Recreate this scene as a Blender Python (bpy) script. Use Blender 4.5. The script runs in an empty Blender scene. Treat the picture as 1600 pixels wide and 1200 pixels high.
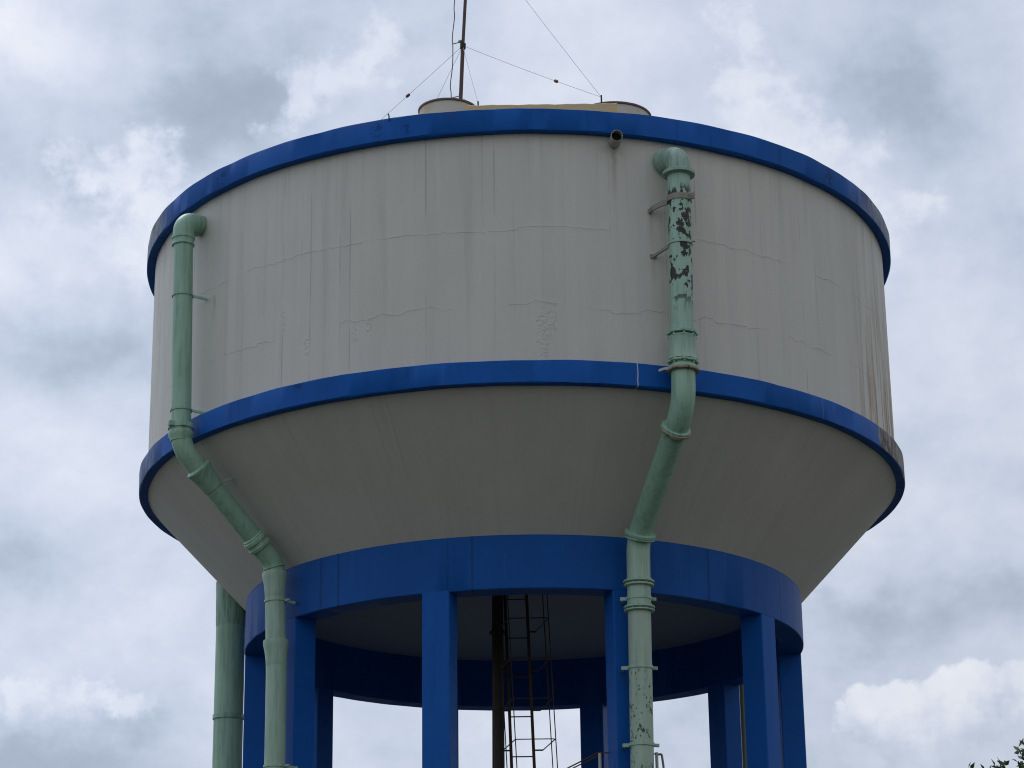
import bpy, bmesh, math, random
from mathutils import Vector, Matrix
random.seed(7)
S = bpy.context.scene
COL = S.collection
G = 1.6                      # camera height above ground; measured heights below are above eye level
PI = math.pi
R = math.radians

# ------------------------------------------------------------------ mesh helpers
class MB:
    def __init__(self): self.v = []; self.f = []
    def add(self, vs, fs):
        o = len(self.v); self.v += [tuple(p) for p in vs]
        self.f += [tuple(i + o for i in f) for f in fs]
    def box(self, c, sx, sy, sz, rz=0):
        c = Vector(c); m = Matrix.Rotation(rz, 3, 'Z')
        vs = [c + m @ Vector((a * sx / 2, b * sy / 2, d * sz / 2)) for d in (-1, 1) for b in (-1, 1) for a in (-1, 1)]
        self.add(vs, [(0, 2, 3, 1), (4, 5, 7, 6), (0, 1, 5, 4), (2, 6, 7, 3), (0, 4, 6, 2), (1, 3, 7, 5)])
    def bar(self, a, b, w, h, up=(0, 0, 1)):
        a = Vector(a); b = Vector(b); t = (b - a).normalized(); u = Vector(up)
        s = t.cross(u)
        if s.length < 1e-4: s = t.cross(Vector((1, 0, 0)))
        s.normalize(); u = s.cross(t).normalized()
        vs = []
        for p in (a, b):
            for i, j in ((-1, -1), (1, -1), (1, 1), (-1, 1)): vs.append(p + s * i * w / 2 + u * j * h / 2)
        self.add(vs, [(0, 3, 2, 1), (4, 5, 6, 7)] + [(i, (i + 1) % 4, 4 + (i + 1) % 4, 4 + i) for i in range(4)])
    def tube(self, pts, r, n=12, cap=True, jitter=0):
        pts = [Vector(p) for p in pts]; k = len(pts); rs = r if isinstance(r, (list, tuple)) else [r] * k
        T = []
        for i in range(k):
            d = pts[min(i + 1, k - 1)] - pts[max(i - 1, 0)]; T.append(d.normalized())
        x = T[0].cross(Vector((0, 0, 1)))
        if x.length < 1e-3: x = T[0].cross(Vector((0, 1, 0)))
        x.normalize(); vs = []
        for i in range(k):
            x = (x - T[i] * x.dot(T[i])).normalized(); y = T[i].cross(x)
            for j in range(n):
                a = 2 * PI * j / n
                vs.append(pts[i] + (x * math.cos(a) + y * math.sin(a)) * rs[i] * (1 + random.uniform(-jitter, jitter)))
        fs = [(i * n + j, i * n + (j + 1) % n, (i + 1) * n + (j + 1) % n, (i + 1) * n + j) for i in range(k - 1) for j in range(n)]
        if cap: fs += [tuple(range(n - 1, -1, -1)), tuple(range((k - 1) * n, k * n))]
        self.add(vs, fs)
    def lathe_on(self, P, T, prof, n=28, closed=False, jit=0, phase=0):
        """prof: (offset along T, radius)"""
        P = Vector(P); T = Vector(T).normalized()
        x = T.cross(Vector((0, 0, 1)))
        if x.length < 1e-3: x = Vector((1, 0, 0))
        x.normalize(); y = T.cross(x); vs = []
        for s, r in prof:
            for j in range(n):
                a = 2 * PI * j / n + phase; q = 1 + random.uniform(-jit, jit)
                vs.append(P + T * s + (x * math.cos(a) + y * math.sin(a)) * r * q)
        k = len(prof)
        fs = [(i * n + j, i * n + (j + 1) % n, (i + 1) * n + (j + 1) % n, (i + 1) * n + j) for i in range(k - 1) for j in range(n)]
        if closed: fs += [((k - 1) * n + j, (k - 1) * n + (j + 1) % n, (j + 1) % n, j) for j in range(n)]
        else: fs += [tuple(range(n - 1, -1, -1)), tuple(range((k - 1) * n, k * n))]
        self.add(vs, fs)
    def build(self, name, mat, parent=None, smooth=True, ang=35, fix=True):
        me = bpy.data.meshes.new(name); me.from_pydata(self.v, [], self.f); me.update()
        if fix:
            bm = bmesh.new(); bm.from_mesh(me); bmesh.ops.recalc_face_normals(bm, faces=bm.faces); bm.to_mesh(me); bm.free()
        if smooth:
            me.polygons.foreach_set('use_smooth', [True] * len(me.polygons)); me.set_sharp_from_angle(angle=R(ang))
        o = bpy.data.objects.new(name, me); COL.objects.link(o)
        me.materials.append(mat)
        if parent: o.parent = parent
        return o

def ringsolid(prof, n=256, wob=0.0, seed=0):
    """closed ring section (r,z) turned about the tower axis; wob gives a hand-cast unevenness"""
    mb = MB(); rng = random.Random(seed); ph = [rng.uniform(0, 6.28) for _ in range(12)]
    vs = []
    for k, (r, z) in enumerate(prof):
        for j in range(n):
            a = 2 * PI * j / n
            w = wob * (math.sin(7 * a + ph[0] + k) * .5 + math.sin(19 * a + ph[1] + 2 * k) * .35 + math.sin(43 * a + ph[2] + k * 1.7) * .3)
            vs.append((r * math.sin(a), -r * math.cos(a), z + w) if k % 2 == 0 else ((r + w) * math.sin(a), -(r + w) * math.cos(a), z + w))
    K = len(prof)
    fs = [(i * n + j, i * n + (j + 1) % n, ((i + 1) % K) * n + (j + 1) % n, ((i + 1) % K) * n + j) for i in range(K) for j in range(n)]
    mb.add(vs, fs); return mb

def thing(name, label, cat, loc=(0, 0, 0), group=None):
    o = bpy.data.objects.new(name, None); COL.objects.link(o); o.location = loc
    o.empty_display_size = .3; o['label'] = label; o['category'] = cat
    if group: o['group'] = group
    return o
def up(p): return Vector((p[0], p[1], p[2] + G))
def pol(th, r, z): a = R(th); return Vector((r * math.sin(a), -r * math.cos(a), z + G))

# ------------------------------------------------------------------ node helpers
class NT:
    def __init__(self, tree): self.t = tree; self.n = tree.nodes; self.l = tree.links
    def set(self, sock, v):
        if v is None: return
        if isinstance(v, bpy.types.NodeSocket): self.l.new(v, sock)
        else:
            if sock.type == 'RGBA' and len(v) == 3: v = (*v, 1)
            sock.default_value = v
    def node(self, t, **kw):
        x = self.n.new(t)
        for k, v in kw.items(): setattr(x, k, v)
        return x
    def m(self, op, a, b=None, c=None, clamp=False):
        x = self.node('ShaderNodeMath', operation=op, use_clamp=clamp)
        for i, v in enumerate((a, b, c)):
            if v is not None: self.set(x.inputs[i], v)
        return x.outputs[0]
    def vm(self, op, a, b=None, s=None):
        x = self.node('ShaderNodeVectorMath', operation=op); self.set(x.inputs[0], a)
        if b is not None: self.set(x.inputs[1], b)
        if s is not None: self.set(x.inputs['Scale'], s)
        return x.outputs['Value'] if op in ('DOT_PRODUCT', 'LENGTH') else x.outputs[0]
    def noise(self, vec, scale, detail=4, rough=.55, dist=0, out=0, dim='3D'):
        x = self.node('ShaderNodeTexNoise', noise_dimensions=dim)
        if dim == '1D': self.set(x.inputs['W'], vec)
        else: self.set(x.inputs['Vector'], vec)
        self.set(x.inputs['Scale'], scale); self.set(x.inputs['Detail'], detail); self.set(x.inputs['Roughness'], rough); self.set(x.inputs['Distortion'], dist)
        return x.outputs[out]
    def sstep(self, v, a, b, to=(0, 1)):
        x = self.node('ShaderNodeMapRange', interpolation_type='SMOOTHSTEP')
        self.set(x.inputs[0], v); self.set(x.inputs[1], a); self.set(x.inputs[2], b); self.set(x.inputs[3], to[0]); self.set(x.inputs[4], to[1])
        return x.outputs[0]
    def lin(self, v, a, b, lo=0, hi=1):
        x = self.node('ShaderNodeMapRange'); self.set(x.inputs[0], v); self.set(x.inputs[1], a); self.set(x.inputs[2], b); self.set(x.inputs[3], lo); self.set(x.inputs[4], hi)
        return x.outputs[0]
    def mix(self, f, a, b, bt='MIX'):
        x = self.node('ShaderNodeMix', data_type='RGBA', blend_type=bt)
        self.set(x.inputs[0], f); self.set(x.inputs[6], a); self.set(x.inputs[7], b); return x.outputs[2]
    def xyz(self, v):
        x = self.node('ShaderNodeSeparateXYZ'); self.set(x.inputs[0], v); return x.outputs
    def comb(self, x, y, z):
        c = self.node('ShaderNodeCombineXYZ')
        for i, v in enumerate((x, y, z)): self.set(c.inputs[i], v)
        return c.outputs[0]
    def ramp(self, f, stops):
        x = self.node('ShaderNodeValToRGB'); e = x.color_ramp.elements
        while len(e) < len(stops): e.new(.5)
        for el, (p, c) in zip(e, stops): el.position = p; el.color = (*c, 1)
        self.set(x.inputs[0], f); return x.outputs[0]
    def bump(self, h, strength=.5, dist=.02, normal=None):
        b = self.node('ShaderNodeBump'); self.set(b.inputs['Strength'], strength); self.set(b.inputs['Distance'], dist); self.set(b.inputs['Height'], h)
        if normal is not None: self.set(b.inputs['Normal'], normal)
        return b.outputs[0]

def newmat(name):
    m = bpy.data.materials.new(name); m.use_nodes = True; m.node_tree.nodes.clear()
    nt = NT(m.node_tree); out = nt.node('ShaderNodeOutputMaterial'); b = nt.node('ShaderNodeBsdfPrincipled')
    nt.l.new(b.outputs[0], out.inputs[0]); return m, nt, b
def cylcoord(nt, rad):
    tc = nt.node('ShaderNodeTexCoord').outputs['Object']; x, y, z = nt.xyz(tc)
    th = nt.m('ARCTAN2', x, nt.m('MULTIPLY', y, -1)); return tc, th, nt.m('MULTIPLY', th, rad), z

def boards(nt, u, width):
    """one value per formwork board plus a thin joint mask"""
    q = nt.m('DIVIDE', u, width); fl = nt.m('FLOOR', q); fr = nt.m('SUBTRACT', q, fl)
    w = nt.node('ShaderNodeTexWhiteNoise', noise_dimensions='1D'); nt.set(w.inputs['W'], fl)
    e = nt.m('MINIMUM', fr, nt.m('SUBTRACT', 1, fr))
    w2 = nt.node('ShaderNodeTexWhiteNoise', noise_dimensions='1D'); nt.set(w2.inputs['W'], nt.m('ADD', nt.m('FLOOR', nt.m('ADD', q, .5)), 71.3))
    joint = nt.m('MULTIPLY', nt.sstep(e, .09, .0), nt.sstep(w2.outputs[0], .45, 1.0))
    return w.outputs[0], joint

# ------------------------------------------------------------------ materials
def mat_wall():
    m, nt, b = newmat('grey_painted_concrete'); tc, th, u, v = cylcoord(nt, 6.0)
    uv = nt.comb(u, v, 0)
    st = nt.noise(nt.comb(nt.m('MULTIPLY', u, 5.0), nt.m('MULTIPLY', v, .22), 3.1), 1.0, 6, .62)
    st2 = nt.noise(nt.comb(nt.m('MULTIPLY', u, 1.1), nt.m('MULTIPLY', v, .5), 9.), 1.0, 5, .6)
    bv, bj = boards(nt, u, .165)
    seg = nt.noise(nt.comb(nt.m('MULTIPLY', u, 3.0), nt.m('MULTIPLY', v, .8), 1.), 1.0, 2, .5)
    bj = nt.m('MULTIPLY', bj, nt.sstep(seg, .42, .62))
    fine = nt.noise(uv, 26, 6, .65)
    # wandering cracks along the two cold joints, and some hairlines
    crack = None; ridge = None
    for k, (z0, amp, lo, hi, w) in enumerate(((13.16 + G, .17, .34, .50, .008), (11.98 + G, .24, .38, .54, .008))):
        wob = nt.m('MULTIPLY', nt.m('SUBTRACT', nt.noise(nt.m('ADD', u, 13.7 * k), .55, 9, .70, dim='1D'), .5), amp * 2)
        d = nt.m('ABSOLUTE', nt.m('SUBTRACT', nt.m('SUBTRACT', v, z0), wob))
        pres = nt.sstep(nt.noise(nt.m('ADD', u, 5.1 * k + 40), .8, 3, .6, dim='1D'), lo, hi)
        c = nt.m('MULTIPLY', nt.sstep(d, nt.m('MULTIPLY', nt.lin(fine, .35, .65, .4, 1.3), w), 0), pres)
        rr = nt.m('MULTIPLY', nt.sstep(d, .05, .0), pres)
        crack = c if crack is None else nt.m('MAXIMUM', crack, c)
        ridge = rr if ridge is None else nt.m('MAXIMUM', ridge, rr)
    # patched, blistered plaster
    patch = None
    for (t0, z0, su, sv) in ((3.6, 11.72 + G, .13, .26), (3.1, 11.42 + G, .07, .26), (-22.8, 11.80 + G, .07, .13), (-20.8, 11.88 + G, .05, .12), (-30.4, 11.77 + G, .05, .16), (-34.5, 12.2 + G, .035, .2)):
        du = nt.m('DIVIDE', nt.m('SUBTRACT', u, R(t0) * 6), su); dv = nt.m('DIVIDE', nt.m('SUBTRACT', v, z0), sv)
        d2 = nt.m('SQRT', nt.m('ADD', nt.m('MULTIPLY', du, du), nt.m('MULTIPLY', dv, dv)))
        d2 = nt.m('ADD', d2, nt.m('MULTIPLY', nt.m('SUBTRACT', nt.noise(uv, 9, 5, .7), .5), 3.0))
        q = nt.sstep(d2, 1.1, .6); patch = q if patch is None else nt.m('MAXIMUM', patch, q)
    base = nt.mix(st2, (.49, .485, .44), (.59, .58, .53))
    base = nt.mix(nt.m('MULTIPLY', nt.sstep(st, .52, .74), .37), base, (.37, .37, .34))
    base = nt.mix(nt.m('MULTIPLY', nt.sstep(st, .44, .28), .35), base, (.64, .63, .59))
    base = nt.mix(nt.m('MULTIPLY', bv, nt.lin(nt.m('ABSOLUTE', th), R(30), R(75), .10, .26)), base, (.30, .31, .30))
    base = nt.mix(nt.m('MULTIPLY', bj, .38), base, (.20, .21, .20))
    base = nt.mix(nt.m('MULTIPLY', crack, nt.lin(seg, .38, .62, .05, .42)), base, (.15, .155, .15))
    base = nt.mix(nt.m('MULTIPLY', patch, .10), base, (.66, .65, .61))
    base = nt.mix(nt.m('MULTIPLY', nt.sstep(fine, .58, .74), .30), base, (.25, .26, .24))
    # rust-brown run-off on the far right flank and light grime on both flanks
    run = nt.noise(nt.comb(nt.m('MULTIPLY', u, 6.5), nt.m('MULTIPLY', v, .35), 21.), 1.0, 6, .65)
    side = nt.m('MULTIPLY', nt.sstep(th, R(53), R(66)), nt.lin(v, 14.0 + G, 11.7 + G, .25, 1.))
    base = nt.mix(nt.m('MULTIPLY', nt.m('MULTIPLY', nt.sstep(run, .43, .58), side), .8), base, (.26, .165, .085))
    base = nt.mix(nt.m('MULTIPLY', nt.m('MULTIPLY', nt.sstep(run, .56, .66), nt.m('MULTIPLY', side, side)), .8), base, (.10, .06, .035))
    base = nt.mix(nt.m('MULTIPLY', nt.m('MULTIPLY', nt.sstep(run, .50, .66), nt.sstep(th, R(-56), R(-74))), .4), base, (.22, .20, .17))
    # faint drip marks hanging from the band above
    drip = nt.noise(nt.comb(nt.m('MULTIPLY', u, 3.2), nt.m('MULTIPLY', v, .12), 55.), 1.0, 5, .6)
    base = nt.mix(nt.m('MULTIPLY', nt.m('MULTIPLY', nt.sstep(drip, .52, .68), nt.lin(v, 13.2 + G, 14.6 + G)), .28), base, (.22, .225, .21))
    # rust runs below the pipe brackets
    for t0, z0, ln in ((18.3, 13.50 + G, .8), (18.6, 12.82 + G, .5), (-49.3, 13.0 + G, .6), (13.4, 14.45 + G, .9)):
        jit = nt.m('MULTIPLY', nt.m('SUBTRACT', nt.noise(v, 5, 3, dim='1D'), .5), .05)
        mk = nt.m('MULTIPLY', nt.sstep(nt.m('ABSOLUTE', nt.m('SUBTRACT', u, nt.m('ADD', R(t0) * 6, jit))), .07, .0), nt.m('MULTIPLY', nt.sstep(v, z0 - ln, z0 - .05), nt.sstep(v, z0 + .04, z0)))
        base = nt.mix(nt.m('MULTIPLY', mk, nt.lin(st, .3, .7, .15, .55)), base, (.20, .165, .125))
    nt.set(b.inputs['Base Color'], base); nt.set(b.inputs['Roughness'], .55); nt.set(b.inputs['Specular IOR Level'], .4)
    h = nt.m('ADD', nt.m('MULTIPLY', bv, .12), nt.m('MULTIPLY', fine, .22))
    h = nt.m('ADD', h, nt.m('MULTIPLY', nt.noise(nt.comb(nt.m('MULTIPLY', u, 4), v, 0), 1.3, 4, .6), .5))
    h = nt.m('SUBTRACT', h, nt.m('MULTIPLY', bj, .4)); h = nt.m('ADD', h, nt.m('MULTIPLY', ridge, .10)); h = nt.m('SUBTRACT', h, nt.m('MULTIPLY', crack, .35))
    h = nt.m('ADD', h, nt.m('MULTIPLY', nt.m('MULTIPLY', patch, nt.sstep(nt.noise(uv, 16, 4, .6), .40, .64)), .5))
    nt.set(b.inputs['Normal'], nt.bump(h, .7, .02)); return m

def mat_cone():
    m, nt, b = newmat('grey_painted_soffit'); tc, th, u, v = cylcoord(nt, 5.2)
    bv, bj = boards(nt, u, .21)
    seg = nt.noise(nt.comb(nt.m('MULTIPLY', u, 1.4), nt.m('MULTIPLY', v, 1.2), 1.), 1.0, 2, .5)
    bj = nt.m('MULTIPLY', bj, nt.sstep(seg, .45, .62))
    st = nt.noise(nt.comb(nt.m('MULTIPLY', u, .9), nt.m('MULTIPLY', v, .9), 4.), 1.0, 6, .6)
    st3 = nt.noise(nt.comb(nt.m('MULTIPLY', u, 7), nt.m('MULTIPLY', v, .5), 4.), 1.0, 5, .6)
    fine = nt.noise(tc, 18, 6, .7)
    base = nt.mix(st, (.44, .43, .39), (.58, .565, .515))
    base = nt.mix(nt.m('MULTIPLY', nt.sstep(st3, .5, .75), .25), base, (.36, .35, .31))
    base = nt.mix(nt.m('MULTIPLY', bv, .06), base, (.25, .25, .23)); base = nt.mix(nt.m('MULTIPLY', bj, .16), base, (.2, .2, .18))
    base = nt.mix(nt.m('MULTIPLY', nt.sstep(fine, .60, .74), .5), base, (.18, .18, .16))
    nt.set(b.inputs['Base Color'], base); nt.set(b.inputs['Roughness'], .75); nt.set(b.inputs['Specular IOR Level'], .3)
    h = nt.m('ADD', nt.m('ADD', nt.m('MULTIPLY', bv, .35), nt.m('MULTIPLY', st3, 1.1)), nt.m('MULTIPLY', fine, .4)); h = nt.m('SUBTRACT', h, nt.m('MULTIPLY', bj, .35))
    nt.set(b.inputs['Normal'], nt.bump(h, .6, .012)); return m

def mat_blue(name, rad=6.1, right=None, left=None, marks=(), scars=(), board=.3, col=(.004, .088, .365), worn=False, joint=.5):
    m, nt, b = newmat(name); tc, th, u, v = cylcoord(nt, rad)
    n1 = nt.noise(nt.comb(nt.m('MULTIPLY', u, 1.3), nt.m('MULTIPLY', v, 1.3), 0), 1.0, 6, .65)
    n2 = nt.noise(nt.comb(nt.m('MULTIPLY', u, 7.), nt.m('MULTIPLY', v, .5), 5.), 1.0, 5, .6)
    fine = nt.noise(tc, 22, 5, .7)
    bv, bj = boards(nt, u, board)
    base = nt.mix(n1, tuple(c * .74 for c in col), tuple(min(1, c * 1.24 + .003) for c in col))
    base = nt.mix(nt.m('MULTIPLY', nt.sstep(n2, .54, .74), .42), base, tuple(c * .5 for c in col))
    base = nt.mix(nt.m('MULTIPLY', nt.sstep(n2, .42, .26), .22), base, (.05, .14, .40))
    base = nt.mix(nt.m('MULTIPLY', bj, joint), base, tuple(c * .35 for c in col))
    sc = nt.sstep(nt.noise(tc, 6.5, 6, .7), .66, .72)
    base = nt.mix(nt.m('MULTIPLY', sc, .45), base, tuple(c * .45 for c in col))
    if worn:   # chalky wear along the top arris
        base = nt.mix(nt.m('MULTIPLY', nt.sstep(nt.noise(nt.comb(nt.m('MULTIPLY', u, 3), nt.m('MULTIPLY', v, 9), 0), 1., 6, .7), .52, .68), nt.m('MULTIPLY', nt.sstep(v, 14.86 + G, 14.96 + G), .8)), base, (.06, .065, .07))
    for t0, wd, cm, am in marks:       # thin paint runs
        base = nt.mix(nt.m('MULTIPLY', nt.sstep(nt.m('ABSOLUTE', nt.m('SUBTRACT', u, nt.m('ADD', R(t0) * rad, nt.m('MULTIPLY', nt.m('SUBTRACT', nt.noise(v, 9, 2, dim='1D'), .5), .02)))), wd, wd * .4), am), base, cm)
    for t0, z0, su in scars:           # scraped, repainted spots
        du = nt.m('SUBTRACT', u, R(t0) * rad); dv = nt.m('SUBTRACT', v, z0); rr = nt.m('DIVIDE', nt.m('SQRT', nt.m('ADD', nt.m('MULTIPLY', du, du), nt.m('MULTIPLY', dv, dv))), su)
        base = nt.mix(nt.m('MULTIPLY', nt.m('MULTIPLY', nt.sstep(rr, 1, .5), nt.sstep(nt.noise(tc, 13, 4, .6), .48, .53)), .6), base, tuple(c * .3 for c in col))
    for spec in (right, left):
        if not spec: continue
        a0, a1, ca, cb, amt = spec
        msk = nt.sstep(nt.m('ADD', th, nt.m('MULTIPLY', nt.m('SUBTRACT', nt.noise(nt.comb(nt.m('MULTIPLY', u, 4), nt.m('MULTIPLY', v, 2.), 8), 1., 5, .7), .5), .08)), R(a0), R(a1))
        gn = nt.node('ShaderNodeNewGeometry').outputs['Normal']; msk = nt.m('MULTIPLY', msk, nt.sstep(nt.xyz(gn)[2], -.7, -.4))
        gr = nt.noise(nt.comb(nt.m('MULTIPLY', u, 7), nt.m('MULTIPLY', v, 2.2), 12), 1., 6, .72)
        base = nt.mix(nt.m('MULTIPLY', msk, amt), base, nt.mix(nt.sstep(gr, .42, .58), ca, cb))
    nt.set(b.inputs['Base Color'], base); nt.set(b.inputs['Roughness'], nt.lin(n1, 0, 1, .45, .6)); nt.set(b.inputs['Specular IOR Level'], .11)
    h = nt.m('ADD', nt.m('MULTIPLY', bv, .05), nt.m('MULTIPLY', fine, .4)); h = nt.m('SUBTRACT', h, nt.m('MULTIPLY', bj, .8))
    h = nt.m('ADD', h, nt.m('MULTIPLY', n2, .5))
    nt.set(b.inputs['Normal'], nt.bump(h, .45, .014)); return m

def mat_green(name, col=(.215, .40, .30), peel=0, grime=.34, rust=.6):
    m, nt, b = newmat(name); tc = nt.node('ShaderNodeTexCoord').outputs['Object']
    x, y, z = nt.xyz(tc)
    stv = nt.comb(nt.m('MULTIPLY', x, 9), nt.m('MULTIPLY', y, 9), nt.m('MULTIPLY', z, .8))
    n1 = nt.noise(tc, 2.2, 6, .65); st = nt.noise(stv, 1.6, 6, .65); fine = nt.noise(tc, 45, 4, .7)
    base = nt.mix(n1, tuple(c * .84 for c in col), tuple(min(1, c * 1.14 + .01) for c in col))
    base = nt.mix(nt.m('MULTIPLY', nt.sstep(st, .47, .64), grime), base, tuple(c * .42 for c in col))
    base = nt.mix(nt.m('MULTIPLY', nt.sstep(st, .42, .28), .3), base, tuple(min(1, c * 1.25 + .05) for c in col))
    base = nt.mix(nt.m('MULTIPLY', nt.sstep(nt.noise(tc, 7, 6, .72), .64, .74), rust), base, (.07, .055, .035))
    rough = .5; h = nt.m('MULTIPLY', fine, .25)
    if peel == 1:    # large flakes gone down to black primer
        pv = nt.comb(nt.m('MULTIPLY', x, 1.0), nt.m('MULTIPLY', y, 1.0), nt.m('MULTIPLY', z, .72))
        w = nt.noise(pv, 7.2, 5, .5, .5)
        cell = nt.m('ADD', nt.m('MULTIPLY', nt.noise(pv, 15, 3, .55), .5), nt.m('MULTIPLY', w, .75))
        px = nt.m('ADD', cell, nt.m('MULTIPLY', nt.sstep(nt.m('ADD', nt.m('MULTIPLY', nt.m('SUBTRACT', x, 2.32), 1.), nt.m('MULTIPLY', nt.m('ADD', y, 6.05), 0)), -.15, .15), .075))
        pm = nt.m('MULTIPLY', nt.sstep(px, .683, .693), nt.m('MULTIPLY', nt.sstep(z, 11.78 + G, 12.2 + G), nt.sstep(z, 13.85 + G, 13.65 + G)))
        base = nt.mix(pm, base, nt.mix(nt.noise(tc, 14, 3, .6), (.006, .006, .007), (.016, .012, .010))); h = nt.m('SUBTRACT', h, nt.m('MULTIPLY', pm, 1.6))
    if peel == 2:    # small scratches and chips
        pv = nt.comb(nt.m('MULTIPLY', x, 1.), nt.m('MULTIPLY', y, 1.), nt.m('MULTIPLY', z, .6))
        w = nt.m('ADD', nt.m('MULTIPLY', nt.noise(pv, 26, 4, .6), .6), nt.m('MULTIPLY', nt.noise(tc, 5, 3, .6), .45))
        pm = nt.m('MULTIPLY', nt.sstep(w, .588, .598), nt.sstep(z, 7.45 + G, 7.0 + G))
        base = nt.mix(nt.m('MULTIPLY', pm, .92), base, (.012, .014, .014)); h = nt.m('SUBTRACT', h, pm)
    nt.set(b.inputs['Base Color'], base); nt.set(b.inputs['Roughness'], nt.lin(st, .3, .7, .34, .62)); nt.set(b.inputs['Specular IOR Level'], .45)
    nt.set(b.inputs['Normal'], nt.bump(h, .4, .008)); return m

def mat_simple(name, c1, c2, scale=6, rough=.6, metal=0, bump=.2, c3=None, thr=(.58, .7)):
    m, nt, b = newmat(name); tc = nt.node('ShaderNodeTexCoord').outputs['Object']
    n = nt.noise(tc, scale, 6, .65); base = nt.mix(n, c1, c2)
    if c3: base = nt.mix(nt.sstep(nt.noise(tc, scale * 1.9, 6, .7), *thr), base, c3)
    nt.set(b.inputs['Base Color'], base); nt.set(b.inputs['Roughness'], rough); nt.set(b.inputs['Metallic'], metal)
    nt.set(b.inputs['Normal'], nt.bump(nt.noise(tc, scale * 6, 4, .7), bump, .01)); return m

M_WALL = mat_wall(); M_CONE = mat_cone()
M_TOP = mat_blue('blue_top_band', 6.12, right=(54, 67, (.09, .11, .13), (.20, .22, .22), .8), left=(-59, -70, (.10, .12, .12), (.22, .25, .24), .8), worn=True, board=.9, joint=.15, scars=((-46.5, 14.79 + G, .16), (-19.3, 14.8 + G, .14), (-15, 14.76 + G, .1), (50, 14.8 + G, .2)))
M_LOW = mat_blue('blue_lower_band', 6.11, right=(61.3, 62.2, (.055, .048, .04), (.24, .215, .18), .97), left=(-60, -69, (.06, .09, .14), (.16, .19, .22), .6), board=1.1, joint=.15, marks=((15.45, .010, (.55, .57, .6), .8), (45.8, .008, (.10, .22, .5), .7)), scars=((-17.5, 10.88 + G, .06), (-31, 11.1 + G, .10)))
M_BEAM = mat_blue('blue_ring_beam', 4.39, board=.36, joint=.55, col=(.004, .074, .305))
M_COLM = mat_blue('blue_column_paint', 4.2, board=3.0, joint=.0, col=(.004, .086, .36))
M_FLOOR = mat_simple('grey_soffit_blue_bounce', (.15, .18, .265), (.18, .21, .30), 1.2, .85)  # bare grey with blue bounce light tinted into the base colour
M_ROOFC = mat_simple('roof_concrete', (.28, .28, .26), (.38, .37, .34), 2, .85)
M_CREAM = mat_simple('weathered_cream_render', (.46, .44, .39), (.56, .54, .47), 1.0, .8, 0, .3, (.46, .34, .15), (.48, .66))
M_YELL = mat_simple('ochre_stained_render', (.50, .43, .30), (.56, .40, .15), 1.6, .8, 0, .3, (.25, .18, .09), (.62, .7))
M_LIP = mat_simple('dark_lid_edge', (.09, .06, .05), (.16, .11, .09), 8, .7)
M_GR = mat_green('green_pipe_paint', (.25, .42, .318), 0, .36, .6); M_GRP = mat_green('green_peeling_paint', (.28, .44, .35), 1, .28, .35)
M_GRS = mat_green('green_chipped_paint', (.305, .415, .33), 2, .24, .3); M_GRL = mat_green('green_pale_paint', (.29, .43, .34), 0, .28, .4)
M_GRD = mat_green('green_dark_paint', (.29, .47, .345), 0, .34, .6); M_GRU = mat_green('green_rough_joint', (.24, .40, .30), 0, .8, 1.0)
M_OLD = mat_green('green_weathered_elbow', (.25, .38, .305), 0, .6, 1.0)
M_RUSTF = mat_simple('rusty_gasket', (.20, .17, .11), (.34, .36, .27), 9, .75, 0, .4, (.10, .05, .025), (.52, .62))
M_STEEL = mat_simple('weathered_steel', (.16, .15, .13), (.27, .25, .22), 14, .6, .3, .3, (.12, .06, .03))
M_BRKT = mat_simple('rusted_bracket', (.30, .31, .27), (.20, .17, .14), 12, .7, .1, .3, (.10, .055, .03))
M_DARK = mat_simple('dark_rusted_iron', (.018, .016, .014), (.045, .032, .022), 9, .7, .2)
M_RAIL = mat_simple('rusty_ladder_iron', (.035, .022, .015), (.085, .045, .025), 9, .75, .1)
M_MAST = mat_simple('dark_red_mast', (.060, .030, .028), (.10, .05, .045), 6, .6)
M_WIRE = mat_simple('wire', (.25, .25, .26), (.33, .33, .34), 20, .6)
M_CABLE = mat_simple('black_cable', (.05, .055, .07), (.08, .085, .10), 20, .6)
M_INS = mat_simple('insulator_red', (.10, .02, .02), (.14, .04, .03), 20, .5)
M_PVC = mat_simple('dirty_white_plastic', (.27, .26, .23), (.42, .40, .36), 10, .5, 0, .15, (.30, .27, .21))
M_BORE = mat_simple('bore_shade_black', (.006, .006, .006), (.012, .012, .012), 10, .9)
M_GALV = mat_simple('grey_galvanised_pole', (.36, .36, .33), (.46, .46, .42), 8, .55, .1)
M_OLIVE = mat_simple('olive_pipe_paint', (.15, .18, .08), (.22, .25, .12), 8, .6)

# ------------------------------------------------------------------ world, sun
sun_az, sun_el = -38.0, 56.0
w = bpy.data.worlds.new('World'); S.world = w; w.use_nodes = True
wt = NT(w.node_tree); w.node_tree.nodes.clear()
out = wt.node('ShaderNodeOutputWorld'); bg = wt.node('ShaderNodeBackground'); wt.l.new(bg.outputs[0], out.inputs[0])
sky = wt.node('ShaderNodeTexSky', sky_type='NISHITA'); sky.sun_disc = False
sky.sun_elevation = R(sun_el); sky.sun_rotation = R(sun_az); sky.air_density = 1.2; sky.dust_density = 3.0
d = wt.node('ShaderNodeTexCoord').outputs['Generated']; d = wt.vm('NORMALIZE', d)
dx, dy, dz = wt.xyz(d)
DEG = 180 / PI
az0 = wt.m('MULTIPLY', wt.m('ARCTAN2', dx, dy), DEG); el0 = wt.m('MULTIPLY', wt.m('ARCSINE', dz), DEG)
w1 = wt.noise(wt.vm('ADD', d, (3.1, .4, 1.7)), 16, 5, .62, out=1); wc = wt.xyz(w1)
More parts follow.
